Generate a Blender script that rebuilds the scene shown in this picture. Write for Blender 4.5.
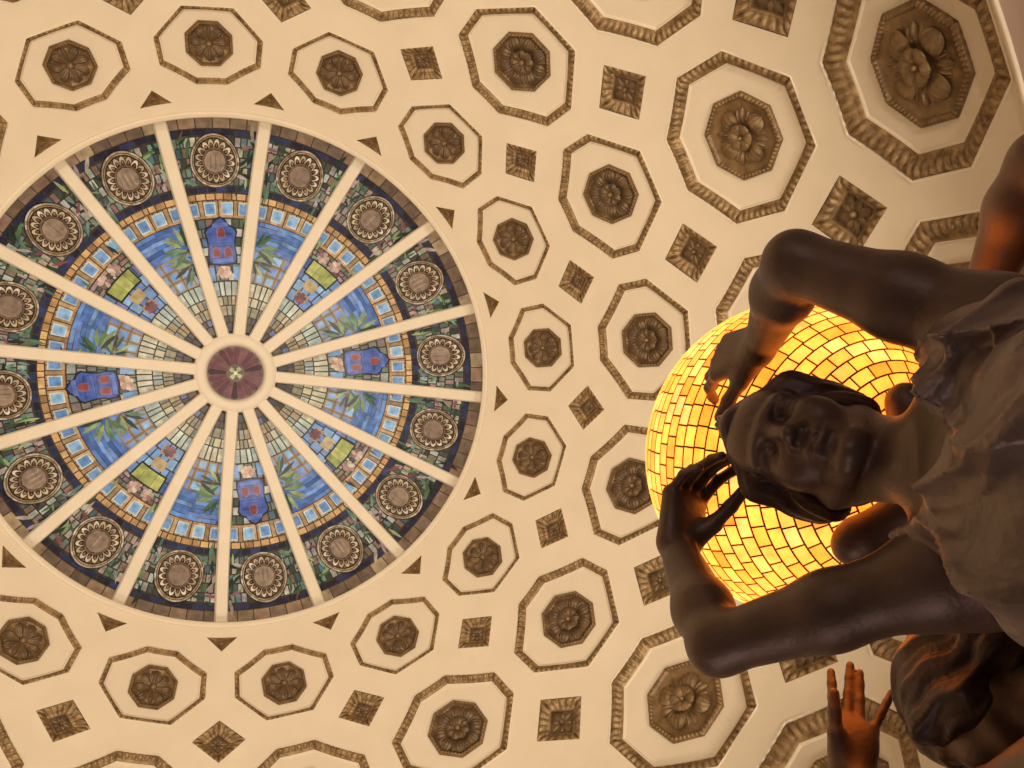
import bpy, bmesh, math, random
import numpy as np
from mathutils import Vector, Matrix
from mathutils.geometry import delaunay_2d_cdt

for o in list(bpy.data.objects):
    bpy.data.objects.remove(o)
SC = bpy.context.scene
COL = SC.collection
rad = math.radians

# ------------------------------------------------------------------ camera
S = 2.2                                  # radius of the skylight opening in metres
CAM = np.array([-0.6862, -0.1786, 1.55])
FOC, PPX, PPY = 924.4, 553.3, 426.3      # focal length and principal point in pixels of 1024x768


def rodrigues(w):
    w = np.array(w, float)
    t = np.linalg.norm(w)
    k = w / t
    K = np.array([[0, -k[2], k[1]], [k[2], 0, -k[0]], [-k[1], k[0], 0]])
    return np.eye(3) + math.sin(t) * K + (1 - math.cos(t)) * K @ K


RM = rodrigues((0.0875, -0.4001, -0.1026))   # rows: image right, image down, view direction
cd = bpy.data.cameras.new('camera')
cd.sensor_fit = 'HORIZONTAL'
cd.sensor_width = 36.0
cd.lens = FOC * 36.0 / 1024.0
cd.shift_x = -(PPX - 512) / 1024.0
cd.shift_y = (PPY - 384) / 1024.0
cd.clip_start = 0.02
cam = bpy.data.objects.new('camera', cd)
M = Matrix.Identity(4)
for i in range(3):
    M[i][0], M[i][1], M[i][2], M[i][3] = RM[0][i], -RM[1][i], -RM[2][i], CAM[i]
cam.matrix_world = M
COL.objects.link(cam)
SC.camera = cam


def at(px, py, d):
    """point seen at pixel (px, py) at distance d along the view axis"""
    v = np.array([(px - PPX) / FOC, (py - PPY) / FOC, 1.0]) * d
    return CAM + RM.T @ v


def pix(X):
    x = RM @ (np.asarray(X, float) - CAM)
    if x[2] < 0.05:
        return None
    return PPX + FOC * x[0] / x[2], PPY + FOC * x[1] / x[2]


# ------------------------------------------------------------------ light
w = bpy.data.worlds.new('world')
SC.world = w
w.use_nodes = True
w.node_tree.nodes['Background'].inputs['Color'].default_value = (1.0, 0.78, 0.55, 1)
w.node_tree.nodes['Background'].inputs['Strength'].default_value = 0.05


def lamp(name, kind, loc, energy, color, size, rot=None):
    L = bpy.data.lights.new(name, kind)
    L.energy = energy
    L.color = color
    if kind == 'AREA':
        L.shape = 'DISK'
        L.size = size
    else:
        L.shadow_soft_size = size
    o = bpy.data.objects.new(name, L)
    o.location = loc
    if rot:
        o.rotation_euler = rot
    COL.objects.link(o)
    return o


LAMP_COL = (1.0, 0.855, 0.69)
for k in range(8):                                  # unseen spots added to light the dome, cones kept off the statue
    a = rad(45 * k + 12)
    o = lamp('added_uplight', 'SPOT', (3.55 * math.cos(a), 3.55 * math.sin(a), 1.1), 388, LAMP_COL, 0.16, (0, math.pi - rad(8), a))
    o.data.spot_size = rad(96)
    o.data.spot_blend = 0.5
for loc, en in (((-1.4, 2.3, 1.0), 11.0), ((-1.2, -2.4, 1.1), 7.0)):      # unseen fill lights added for a mauve sheen on both sides of the statue
    dv = Vector((0.1, 0.0, 2.45)) - Vector(loc)
    lamp('statue_fill', 'AREA', loc, en, (1.0, 0.80, 0.84), 1.7, dv.to_track_quat('-Z', 'Y').to_euler())

SC.view_settings.view_transform = 'Standard'
SC.view_settings.look = 'None'
SC.view_settings.gamma = 1.0
SC.view_settings.exposure = 0.0
SC.view_settings.use_curve_mapping = False

# ------------------------------------------------------------------ materials


def lin(r, g, b):
    f = lambda c: (c / 255 / 12.92) if c / 255 <= 0.04045 else ((c / 255 + 0.055) / 1.055) ** 2.4
    return (f(r), f(g), f(b), 1.0)


def material(name, c1, c2=None, scale=8.0, rough=0.6, metal=0.0, bump=0.0, bscale=60.0, spec=0.4, lo=0.35, hi=0.7):
    m = bpy.data.materials.new(name)
    m.use_nodes = True
    nt = m.node_tree
    b = nt.nodes['Principled BSDF']
    b.inputs['Roughness'].default_value = rough
    b.inputs['Metallic'].default_value = metal
    b.inputs['Specular IOR Level'].default_value = spec
    tc = nt.nodes.new('ShaderNodeTexCoord')
    if c2:
        n = nt.nodes.new('ShaderNodeTexNoise')
        n.inputs['Scale'].default_value = scale
        n.inputs['Detail'].default_value = 5
        nt.links.new(tc.outputs['Object'], n.inputs['Vector'])
        r = nt.nodes.new('ShaderNodeValToRGB')
        r.color_ramp.elements[0].position = lo
        r.color_ramp.elements[0].color = c1
        r.color_ramp.elements[1].position = hi
        r.color_ramp.elements[1].color = c2
        nt.links.new(n.outputs['Fac'], r.inputs['Fac'])
        nt.links.new(r.outputs['Color'], b.inputs['Base Color'])
    else:
        b.inputs['Base Color'].default_value = c1
    if bump:
        n = nt.nodes.new('ShaderNodeTexNoise')
        n.inputs['Scale'].default_value = bscale
        n.inputs['Detail'].default_value = 4
        nt.links.new(tc.outputs['Object'], n.inputs['Vector'])
        bp = nt.nodes.new('ShaderNodeBump')
        bp.inputs['Strength'].default_value = bump
        bp.inputs['Distance'].default_value = 0.01
        nt.links.new(n.outputs['Fac'], bp.inputs['Height'])
        nt.links.new(bp.outputs['Normal'], b.inputs['Normal'])
    return m


M_PLASTER = material('cream_plaster', (0.70, 0.595, 0.44, 1), (0.73, 0.625, 0.465, 1), 3.0, 0.75, bump=0.06, bscale=25, spec=0.2)
M_PAINT = material('cream_paint', (0.74, 0.64, 0.48, 1), (0.77, 0.67, 0.51, 1), 5.0, 0.5, spec=0.3)
M_GOLD = material('antique_gold', (0.13, 0.076, 0.032, 1), (0.27, 0.168, 0.072, 1), 11.0, 0.38, 0.30, 0.15, 90, lo=0.3, hi=0.7)
M_GOLDB = material('antique_gold_border', (0.14, 0.082, 0.034, 1), (0.40, 0.260, 0.122, 1), 15.0, 0.38, 0.30, 0.2, 110, lo=0.3, hi=0.7)
M_GOLDD = material('dark_antique_gold', (0.085, 0.050, 0.024, 1), (0.19, 0.118, 0.056, 1), 12.0, 0.38, 0.30, 0.15, 90, lo=0.3, hi=0.7)
M_RIB = material('rib_paint', (0.84, 0.75, 0.59, 1), (0.87, 0.78, 0.62, 1), 5.0, 0.45, spec=0.3)
M_MAUVE = material('mauve_stone', (0.56, 0.43, 0.37, 1), (0.62, 0.47, 0.41, 1), 4.0, 0.7)
M_WALL = material('warm_wall', (0.20, 0.145, 0.105, 1), (0.24, 0.175, 0.125, 1), 2.0, 0.8)
M_FLOOR = material('stone_floor', (0.075, 0.055, 0.042, 1), (0.11, 0.082, 0.062, 1), 1.5, 0.4)
M_BRONZE = material('dark_bronze', (0.145, 0.098, 0.068, 1), (0.22, 0.150, 0.104, 1), 9.0, 0.45, 0.50, 0.10, 120)
M_CLOTH = material('brown_bronze', (0.20, 0.150, 0.118, 1), (0.31, 0.235, 0.190, 1), 7.0, 0.42, 0.45, 0.7, 20)
M_HAIR = material('hair_bronze', (0.075, 0.050, 0.038, 1), (0.13, 0.088, 0.068, 1), 12.0, 0.42, 0.50, 0.15, 120)
M_PEDESTAL = material('dark_wood', (0.06, 0.03, 0.015, 1), (0.12, 0.06, 0.03, 1), 6.0, 0.4)
M_LEAD = material('lead_came', (0.016, 0.012, 0.009, 1), (0.03, 0.024, 0.018, 1), 30, 0.5, 0.3)

M_CAME = material('lead_strip', (0.05, 0.040, 0.030, 1), (0.09, 0.070, 0.050, 1), 30, 0.5, 0.3)


def glass_material(name, strength, rough=0.25, streak=0.0, base_mul=1.0):
    """glass lit from behind, coloured piece by piece"""
    m = bpy.data.materials.new(name)
    m.use_nodes = True
    nt = m.node_tree
    b = nt.nodes['Principled BSDF']
    at_ = nt.nodes.new('ShaderNodeAttribute')
    at_.attribute_name = 'Col'
    tc = nt.nodes.new('ShaderNodeTexCoord')
    n = nt.nodes.new('ShaderNodeTexNoise')
    n.inputs['Scale'].default_value = 14 if streak else 30
    n.inputs['Detail'].default_value = 4
    nt.links.new(tc.outputs['Object'], n.inputs['Vector'])
    mr = nt.nodes.new('ShaderNodeMapRange')
    mr.inputs['From Min'].default_value = 0.25
    mr.inputs['From Max'].default_value = 0.75
    mr.inputs['To Min'].default_value = 1 - 0.45 * (1 if streak else 0.6)
    mr.inputs['To Max'].default_value = 1 + 0.35 * (1 if streak else 0.6)
    nt.links.new(n.outputs['Fac'], mr.inputs['Value'])
    mx = nt.nodes.new('ShaderNodeVectorMath')
    mx.operation = 'SCALE'
    nt.links.new(at_.outputs['Color'], mx.inputs[0])
    nt.links.new(mr.outputs['Result'], mx.inputs['Scale'])
    mb_ = nt.nodes.new('ShaderNodeVectorMath')
    mb_.operation = 'SCALE'
    mb_.inputs['Scale'].default_value = base_mul
    nt.links.new(mx.outputs['Vector'], mb_.inputs[0])
    nt.links.new(mb_.outputs['Vector'], b.inputs['Base Color'])
    nt.links.new(mx.outputs['Vector'], b.inputs['Emission Color'])
    b.inputs['Emission Strength'].default_value = strength
    b.inputs['Roughness'].default_value = rough
    return m


M_GLASS = glass_material('stained_glass', 0.40, 0.3, 1.0, 0.85)
M_TILE = glass_material('amber_glass', 1.0, 0.35, 0.0, 0.3)

# ------------------------------------------------------------------ mesh helpers


def mesh_from(name, verts, faces, mat, smooth=False, cols=None):
    me = bpy.data.meshes.new(name)
    me.from_pydata([tuple(float(c) for c in v) for v in verts], [], faces)
    me.materials.append(mat)
    if smooth:
        me.polygons.foreach_set('use_smooth', [True] * len(me.polygons))
    if cols is not None:
        at_ = me.color_attributes.new('Col', 'FLOAT_COLOR', 'CORNER')
        buf = np.ones((len(me.loops), 4), np.float32)
        k = 0
        for f, c in zip(faces, cols):
            buf[k:k + len(f), :3] = c[:3]
            k += len(f)
        at_.data.foreach_set('color', buf.ravel())
    me.update()
    return me


def ob(name, me, parent=None, loc=None):
    o = bpy.data.objects.new(name, me)
    COL.objects.link(o)
    if parent:
        o.parent = parent
    if loc is not None:
        o.location = loc
    return o


def thing(name, label, cat, loc=(0, 0, 0), rz=0.0, group=None):
    o = bpy.data.objects.new(name, None)
    o.empty_display_size = 0.1
    COL.objects.link(o)
    o.location = loc
    o.rotation_euler = (0, 0, rz)
    o['label'] = label
    o['category'] = cat
    if group:
        o['group'] = group
    return o


def structure(name, me):
    o = ob(name, me)
    o['kind'] = 'structure'
    return o


class MB:
    def __init__(s):
        s.v, s.f, s.c = [], [], []

    def add(s, verts, faces, col=None):
        n = len(s.v)
        s.v += [tuple(v) for v in verts]
        s.f += [tuple(i + n for i in f) for f in faces]
        s.c += [col] * len(faces)

    def grid(s, fn, nu, nv, closed_u=False, col=None):
        n = len(s.v)
        for i in range(nu if closed_u else nu + 1):
            for j in range(nv + 1):
                s.v.append(tuple(fn(i / nu, j / nv)))
        for i in range(nu):
            i2 = (i + 1) % nu if closed_u else i + 1
            for j in range(nv):
                a, b = n + i * (nv + 1) + j, n + i2 * (nv + 1) + j
                s.f.append((a, b, b + 1, a + 1))
                s.c.append(col)

    def mesh(s, name, mat, smooth=False, colors=False):
        return mesh_from(name, s.v, s.f, mat, smooth, s.c if colors else None)


def revolve(profile, n=96):
    m = MB()
    k = len(profile)
    vs, fs = [], []
    for i in range(n):
        a = 2 * math.pi * i / n
        for r, z in profile:
            vs.append((r * math.cos(a), r * math.sin(a), z))
    for i in range(n):
        j = (i + 1) % n
        for q in range(k - 1):
            fs.append((i * k + q, i * k + q + 1, j * k + q + 1, j * k + q))
    m.add(vs, fs)
    return m


# ------------------------------------------------------------------ the dome
Z0 = 1.55 + 3.9098 * S                   # height of the skylight rim
RD = 1.935 * S                           # dome radius
ZC = Z0 - 1.691 * S                      # height of the dome's centre
SEC = rad(22.5)
P_RIM, P_CORNICE = 31.1, 104.0


def dome(a, p, h=0.0):
    """a in sectors, p in degrees from the zenith, h metres behind the surface"""
    r = RD + h
    th = a * SEC
    return (r * math.sin(rad(p)) * math.cos(th), r * math.sin(rad(p)) * math.sin(th), ZC + r * math.cos(rad(p)))


def octa(pu, wu, psu, psl, ws, pl, wl):
    return [(-wu, pu), (wu, pu), (ws, psu), (ws, psl), (wl, pl), (-wl, pl), (-ws, psl), (-ws, psu)]


OCT = {
    1: octa(34.85, .128, 37.2, 40.2, .388, 43.35, .170),
    2: octa(46.85, .128, 50.6, 54.3, .407, 59.05, .162),
    3: octa(62.70, .152, 67.4, 73.7, .406, 79.60, .160),
    4: octa(83.80, .160, 89.7, 96.7, .414, 103.35, .150),
}
CEN = {1: 39.15, 2: 53.1, 3: 71.3, 4: 93.7}
INSET = {1: 0.56, 2: 0.92, 3: 1.32, 4: 2.10}
DEPTH = {1: .042, 2: .048, 3: .052, 4: .060}
ROS = {1: 2.55, 2: 3.42, 3: 4.58, 4: 5.42}
SQ = {1: (45.2, 2.45, .177), 2: (60.8, 3.50, .180), 3: (81.4, 4.75, .185)}
SQIN = {1: .44, 2: .52, 3: .56}
TRI = (32.95, 34.62, .140)


def sq_outline(k):
    c, h, wd = SQ[k]
    return [(0, c - h), (wd, c), (0, c + h), (-wd, c)]


TRI_OUT = [(-TRI[2], TRI[0]), (TRI[2], TRI[0]), (0, TRI[1])]


def inset_poly(poly, d):
    """shrink a polygon given in (sectors, degrees) by d degrees"""
    pc = sum(p for _, p in poly) / len(poly)
    kx = 22.5 * math.sin(rad(pc))
    P = [Vector((a * kx, p)) for a, p in poly]
    n = len(P)
    out = []
    for i in range(n):
        a, b, c = P[i - 1], P[i], P[(i + 1) % n]
        e1, e2 = (b - a).normalized(), (c - b).normalized()
        n1, n2 = Vector((-e1.y, e1.x)), Vector((-e2.y, e2.x))
        ctr = sum(P, Vector((0, 0))) / n
        if n1.dot(ctr - b) < 0:
            n1 = -n1
        if n2.dot(ctr - b) < 0:
            n2 = -n2
        bis = (n1 + n2).normalized()
        q = b + bis * (d / max(.2, bis.dot(n1)))
        out.append((q.x / kx, q.y))
    return out


def scale_poly(poly, s, c=None):
    if c is None:
        c = sum(p for _, p in poly) / len(poly)
    return [(a * s, c + (p - c) * s) for a, p in poly]


def shown(poly, az, margin=60):
    for a, p in poly:
        q = pix(dome(a + az, p))
        if q and -margin < q[0] < 1024 + margin and -margin < q[1] < 768 + margin:
            return True
    return False


SECTORS = range(-8, 8)
ACT_O = {(k, i) for k in OCT for i in SECTORS if shown(OCT[k], i)}
ACT_S = {(k, i) for k in SQ for i in SECTORS if shown(sq_outline(k), i + .5)}      # at azimuth i + .5
ACT_T = {i for i in SECTORS if shown(TRI_OUT, i + .5)}


def wrap(i):
    return (i + 8) % 16 - 8


def sector_faces(i):
    """the plaster of one sector between its coffers, in (sectors, degrees)"""
    KX = 15.0
    pts, edges, holes = [], [], []

    def add(p):
        pts.append(Vector((p[0] * KX, p[1])))
        return len(pts) - 1
    for k in OCT:
        if (k, i) in ACT_O:
            holes.append(OCT[k])
            ids = [add(p) for p in OCT[k]]
            edges += [(ids[q], ids[(q + 1) % 8]) for q in range(8)]
    side = {-.5: [P_RIM, P_CORNICE], .5: [P_RIM, P_CORNICE]}
    for sgn, nb in ((-.5, wrap(i - 1)), (.5, i)):
        for k in SQ:
            c, h, wd = SQ[k]
            if (k, nb) in ACT_S:
                holes.append([(a + sgn, p) for a, p in sq_outline(k)])
                t, b, m_ = add((sgn, c - h)), add((sgn, c + h)), add((sgn - math.copysign(wd, sgn), c))
                edges += [(t, m_), (m_, b)]
                side[sgn] += [c - h, c + h]
        if nb in ACT_T:
            holes.append([(a + sgn, p) for a, p in TRI_OUT])
            t, b, m_ = add((sgn, TRI[0])), add((sgn, TRI[1])), add((sgn - math.copysign(TRI[2], sgn), TRI[0]))
            edges += [(t, m_), (m_, b)]
            side[sgn] += [TRI[0], TRI[1]]
    grid_p = [P_RIM + (P_CORNICE - P_RIM) * q / 48 for q in range(49)]
    for sgn in side:
        base = sorted(set(side[sgn]))
        extra = [p for p in grid_p if all(abs(p - b) > .6 for b in base)]
        ids = [add((sgn, p)) for p in sorted(base + extra)]
        edges += list(zip(ids[:-1], ids[1:]))
    for pr in (P_RIM, P_CORNICE):
        ids = [add((-.5 + q / 8, pr)) for q in range(9)]
        edges += list(zip(ids[:-1], ids[1:]))

    def inside(poly, x, y):
        c = False
        for q in range(len(poly)):
            x1, y1 = poly[q]
            x2, y2 = poly[q - 1]
            if (y1 > y) != (y2 > y) and x < (x2 - x1) * (y - y1) / (y2 - y1) + x1:
                c = not c
        return c
    for p in grid_p[1:-1]:
        for q in range(1, 10):
            a = -.5 + q / 10
            if not any(inside(scale_poly(hh, 1.06), a, p) for hh in holes):
                add((a, p))
    v, e, f, *_ = delaunay_2d_cdt(pts, edges, [], 0, 1e-5)
    V = [(q.x / KX, q.y) for q in v]
    F = []
    for t in f:
        cx = sum(V[q][0] for q in t) / len(t)
        cy = sum(V[q][1] for q in t) / len(t)
        if abs(cx) > .5 or not any(inside(hh, cx, cy) for hh in holes):
            F.append(tuple(t))
    return V, F


bm = bmesh.new()
cache = {}
for i in SECTORS:
    key = tuple((k, i) in ACT_O for k in OCT) + tuple((k, j) in ACT_S for k in SQ for j in (wrap(i - 1), i)) + tuple(j in ACT_T for j in (wrap(i - 1), i))
    if key not in cache:
        cache[key] = sector_faces(i)
    V, F = cache[key]
    vs = [bm.verts.new(dome(a + i, p)) for a, p in V]
    for t in F:
        try:
            bm.faces.new([vs[q] for q in t])
        except ValueError:
            pass
bmesh.ops.remove_doubles(bm, verts=bm.verts, dist=0.002)
bmesh.ops.recalc_face_normals(bm, faces=bm.faces)
me = bpy.data.meshes.new('ceiling')
bm.to_mesh(me)
bm.free()
me.materials.append(M_PLASTER)
me.polygons.foreach_set('use_smooth', [True] * len(me.polygons))
structure('ceiling', me)

# rim of the skylight opening: a cream lip and the short reveal up to the glass
RR = RD * math.sin(rad(P_RIM))
ZR = ZC + RD * math.cos(rad(P_RIM))
prof = [(RR + .045, ZR - .026), (RR + .040, ZR - .040), (RR + .016, ZR - .030), (RR + .010, ZR - .020), (RR + .002, ZR - .016), (RR - .004, ZR - .004), (RR + .004, ZR + .012), (RR + .07, ZR + .03), (RR + .19, ZR + .05), (RR + .19, ZR + .16)]
structure('trim_1', revolve(prof, 128).mesh('trim_1', M_PAINT, True))
# cornice under the dome
RB = RD * math.sin(rad(P_CORNICE))
ZB = ZC + RD * math.cos(rad(P_CORNICE))
prof = [(RB + .01, ZB + .02), (RB - .005, ZB), (RB - .03, ZB - .015), (RB - .03, ZB - .04), (RB - .02, ZB - .05)]
structure('trim_2', revolve(prof, 128).mesh('trim_2', M_PAINT, True))
prof = [(RB - .02, ZB - .05), (RB - .03, ZB - .15), (RB - .05, ZB - .22)]
structure('trim_3', revolve(prof, 128).mesh('trim_3', M_MAUVE, True))
prof = [(RB - .05, ZB - .22), (RB - .05, ZB - .60), (RB - .10, ZB - .64), (RB - .10, ZB - .75), (RB + .1, ZB - .8), (RB + .1, ZB - .9)]
structure('trim_4', revolve(prof, 128).mesh('trim_4', M_MAUVE, False))
prof = [(RB + .1, ZB - .9), (RB + .1, 0.0)]
structure('wall_round', revolve(prof, 64).mesh('wall_round', M_WALL, True))
m = MB()
m.add([(4.6 * math.cos(2 * math.pi * k / 64), 4.6 * math.sin(2 * math.pi * k / 64), 0) for k in range(64)], [tuple(range(64))])
structure('floor', m.mesh('floor', M_FLOOR))

# ------------------------------------------------------------------ carved pieces


def edge_walk(poly, t):
    n = len(poly)
    x = (t % 1.0) * n
    i = int(x) % n
    u = x - int(x)
    return poly[i][0] + (poly[(i + 1) % n][0] - poly[i][0]) * u, poly[i][1] + (poly[(i + 1) % n][1] - poly[i][1]) * u


def band_mesh(name, outer, inner, h0, h1, amp, leaf, org, mat, bulge=0.0, nv=10, sub=6):
    """a sloped ornamental border: a row of small leaves along every side"""
    m = MB()
    n = len(outer)
    for i in range(n):
        o0, o1, i0, i1 = outer[i], outer[(i + 1) % n], inner[i], inner[(i + 1) % n]
        L = (Vector(dome(*o1)) - Vector(dome(*o0))).length
        k = max(2, round(L / leaf))
        nu = k * sub

        def fn(u, v):
            a = o0[0] + (o1[0] - o0[0]) * u
            p = o0[1] + (o1[1] - o0[1]) * u
            a2 = i0[0] + (i1[0] - i0[0]) * u
            p2 = i0[1] + (i1[1] - i0[1]) * u
            x = (u * k) % 1.0
            bell = abs(math.sin(math.pi * u * k)) ** .6
            rib = math.exp(-((x - .5) / .10) ** 2)
            veins = .5 + .5 * math.cos(2 * math.pi * (abs(x - .5) * 3.2 + v * 1.4))
            up = math.sin(math.pi * v / .85) ** .7 if v < .85 else 0
            rel = amp * (bell * up * (.50 + .55 * veins) + .25 * rib * up) + amp * .45 * math.exp(-((v - .9) / .05) ** 2)
            h = h0 + (h1 - h0) * v - rel - bulge * math.sin(math.pi * v)
            q = dome(a + (a2 - a) * v, p + (p2 - p) * v, h)
            return (q[0] - org[0], q[1] - org[1], q[2] - org[2])
        m.grid(fn, nu, nv)
    return m.mesh(name, mat, True)


def ring_mesh(name, polys, org, mat, cap=False, smooth=False, sub=3):
    """bands between outlines; polys = [(poly, h), ...]"""
    m = MB()
    n = len(polys[0][0])
    N = n * sub
    rows = []
    for poly, h in polys:
        row = []
        for q in range(N):
            a, p = edge_walk(poly, q / N)
            x = dome(a, p, h)
            row.append((x[0] - org[0], x[1] - org[1], x[2] - org[2]))
        rows.append(row)
    fs, vs = [], []
    for r in rows:
        vs += r
    for k in range(len(rows) - 1):
        for q in range(N):
            q2 = (q + 1) % N
            fs.append((k * N + q, k * N + q2, (k + 1) * N + q2, (k + 1) * N + q))
    if cap:
        fs.append(tuple((len(rows) - 1) * N + q for q in range(N)))
    m.add(vs, fs)
    return m.mesh(name, mat, smooth)


def frame_at(a, p):
    """axes on the dome at azimuth a, polar p: tangent, down, inwards"""
    th = a * SEC
    ex = Vector((-math.sin(th), math.cos(th), 0))
    n = Vector((-math.sin(rad(p)) * math.cos(th), -math.sin(rad(p)) * math.sin(th), -math.cos(rad(p))))
    ey = n.cross(ex)
    if ey.z > 0:
        ey = -ey
    return ex, ey, n


def petal(m, fr, base, ang, L, W, r0, z0, lift, tipf=.55, ribs=2, groove=.10, edge=.5, nu=12, nv=12, wb=.45, peak=.55):
    """one carved petal leaving the centre at angle ang; fr = (ex, ey, n)"""
    ex, ey, n = fr
    d = ex * math.cos(ang) + ey * math.sin(ang)
    s = ex * -math.sin(ang) + ey * math.cos(ang)

    def fn(u, v):
        x = (v - .5) * 2
        if u < peak:
            wd = wb + (1 - wb) * math.sin(math.pi / 2 * u / peak)
            zz = math.sin(math.pi / 2 * u / peak)
        else:
            t = (u - peak) / (1 - peak)
            wd = math.sqrt(max(0.0, 1 - t ** 2.4)) + .02
            zz = tipf + (1 - tipf) * math.cos(math.pi / 2 * t)
        z = z0 + lift * zz * (1 - edge * x * x)
        z -= lift * groove * (1 - math.cos(2 * math.pi * ribs * x)) * min(1, 4 * u) * min(1, 6 * (1 - u) + .3)
        return base + d * (r0 + L * u) + s * (x * wd * W * .5) + n * z
    m.grid(fn, nu, nv)


def dome_bump(m, fr, base, r, hgt, n_=16, rows=5):
    ex, ey, n = fr
    m.grid(lambda u, v: base + (ex * math.cos(2 * math.pi * u) + ey * math.sin(2 * math.pi * u)) * (r * math.cos(v * math.pi / 2)) + n * (hgt * math.sin(v * math.pi / 2)), n_, rows, closed_u=True)


def rosette_parts(kind, R, c, h, org):
    """plate with a rope border, the flower and its bud; returns three meshes"""
    fr = frame_at(0, c)
    ex, ey, n = fr
    base = Vector(dome(0, c, h)) - Vector(org)
    plate = MB()
    Rm = R * .985
    # eight sided plate, flat sides towards the skylight
    nseg = {1: 240, 2: 288, 3: 336, 4: 432}[kind]

    def oct_r(th):
        t = (th + math.pi / 8) % (math.pi / 4) - math.pi / 8
        return math.cos(math.pi / 8) / math.cos(t) * 1.055
    prof = {1: [(1, 0), (1, .022), (.97, .030), (.90, .036), (.86, .026), (.84, .012), (.3, .004), (0, .004)],
            2: [(1, 0), (1, .024), (.97, .034), (.91, .040), (.87, .028), (.85, .012), (.3, .004), (0, .004)],
            3: [(1, 0), (1, .026), (.98, .036), (.90, .044), (.86, .034), (.835, .026), (.3, .012), (0, .012)],
            4: [(1, 0), (1, .030), (.98, .042), (.90, .050), (.865, .040), (.845, .030), (.3, .014), (0, .014)]}[kind]
    nrope = {1: 40, 2: 48, 3: 56, 4: 72}[kind]
    rows = []
    fine = []
    for (r1, z1), (r2, z2) in zip(prof[:-1], prof[1:]):
        for q in range(2):
            fine.append((r1 + (r2 - r1) * q / 2, z1 + (z2 - z1) * q / 2))
    fine.append((.02, prof[-1][1]))
    fine = np.array(fine)

    def pf(u, v):
        k = min(len(fine) - 1, int(round(v * (len(fine) - 1))))
        r, z = fine[k]
        th = 2 * math.pi * u
        if .86 < r < .99:
            z += {1: .012, 2: .013, 3: .015, 4: .018}[kind] * (.5 + .5 * math.sin(nrope * th + 14 * r)) * math.sin(math.pi * (r - .86) / .13)
        rr = oct_r(th) if r > .8 else oct_r(th) * (r / .8) + (1 - r / .8)
        return base + (ex * math.cos(th) + ey * math.sin(th)) * (Rm * r * rr) + n * z
    plate.grid(pf, nseg, len(fine) - 1, closed_u=True)
    fl, bud = MB(), MB()
    z = {1: .008, 2: .010, 3: .018, 4: .020}[kind]
    tau = 2 * math.pi
    if kind == 1:
        for q in range(8):
            petal(fl, fr, base, q * tau / 8, R * .60, R * .40, R * .17, z, R * .15, .35, 1, .20, .6, wb=.4, peak=.65)
        dome_bump(bud, fr, base + n * (z + R * .02), R * .15, R * .17)
    elif kind == 2:
        for q in range(8):
            petal(fl, fr, base, (q + .5) * tau / 8, R * .50, R * .44, R * .34, z * .5, R * .17, .40, 2, .16, .55, nu=14, nv=14, wb=.6, peak=.55)
            petal(fl, fr, base, q * tau / 8, R * .46, R * .20, R * .36, z * .3, R * .11, .45, 1, .2, .55, nu=10, nv=8, wb=.6, peak=.6)
        for q in range(8):
            petal(fl, fr, base, q * tau / 8, R * .32, R * .27, R * .10, z + R * .08, R * .11, .5, 1, .16, .6, wb=.45)
        dome_bump(bud, fr, base + n * (z + R * .09), R * .10, R * .10)
    else:
        rot = .55 if kind == 4 else .35
        for q in range(4):
            petal(fl, fr, base, q * tau / 4 + rot, R * .46, R * .44, R * .24, z, R * .17, .30, 2, .07, .55, nu=14, nv=14, wb=.62, peak=.5)
        for q in range(4):
            for e in (-1, 0, 1):
                petal(fl, fr, base, (q + .5) * tau / 4 + rot + e * .26, R * (.42 if e == 0 else .36), R * .17, R * .26, z * .6, R * (.13 if e == 0 else .10), .5, 1, .22, .5, nu=10, nv=8, wb=.6, peak=.6)
        for q in range(6):
            petal(fl, fr, base, q * tau / 6 + .15, R * .26, R * .30, R * .06, z + R * .12, R * .09, .6, 2, .09, .6, wb=.4, peak=.6)
        dome_bump(bud, fr, base + n * (z + R * .13), R * .055, R * .075)
    gm = M_GOLDD if kind < 3 else M_GOLD
    return (plate.mesh('rosette_plate', M_GOLD, True), fl.mesh('flower', gm, True), bud.mesh('bud', M_GOLD, True))


HOURS = ['twelve', 'one', 'two', 'three', 'four', 'five', 'six', 'seven', 'eight', 'nine', 'ten', 'eleven']


def clock(sector):
    ang = (90 + 22.5 * sector - 4.9) % 360
    hh = round(ang / 15) / 2 % 12
    h = HOURS[int(hh)]
    return ('half past ' + h) if hh % 1 else (h + " o'clock")


def copy_thing(src, loc, rz):
    r = src.copy()
    COL.objects.link(r)
    r.location = loc
    r.rotation_euler = (0, 0, rz)
    for ch in src.children:
        c = ch.copy()
        COL.objects.link(c)
        c.parent = r
        for g in ch.children:
            d = g.copy()
            COL.objects.link(d)
            d.parent = c
    return r


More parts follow.
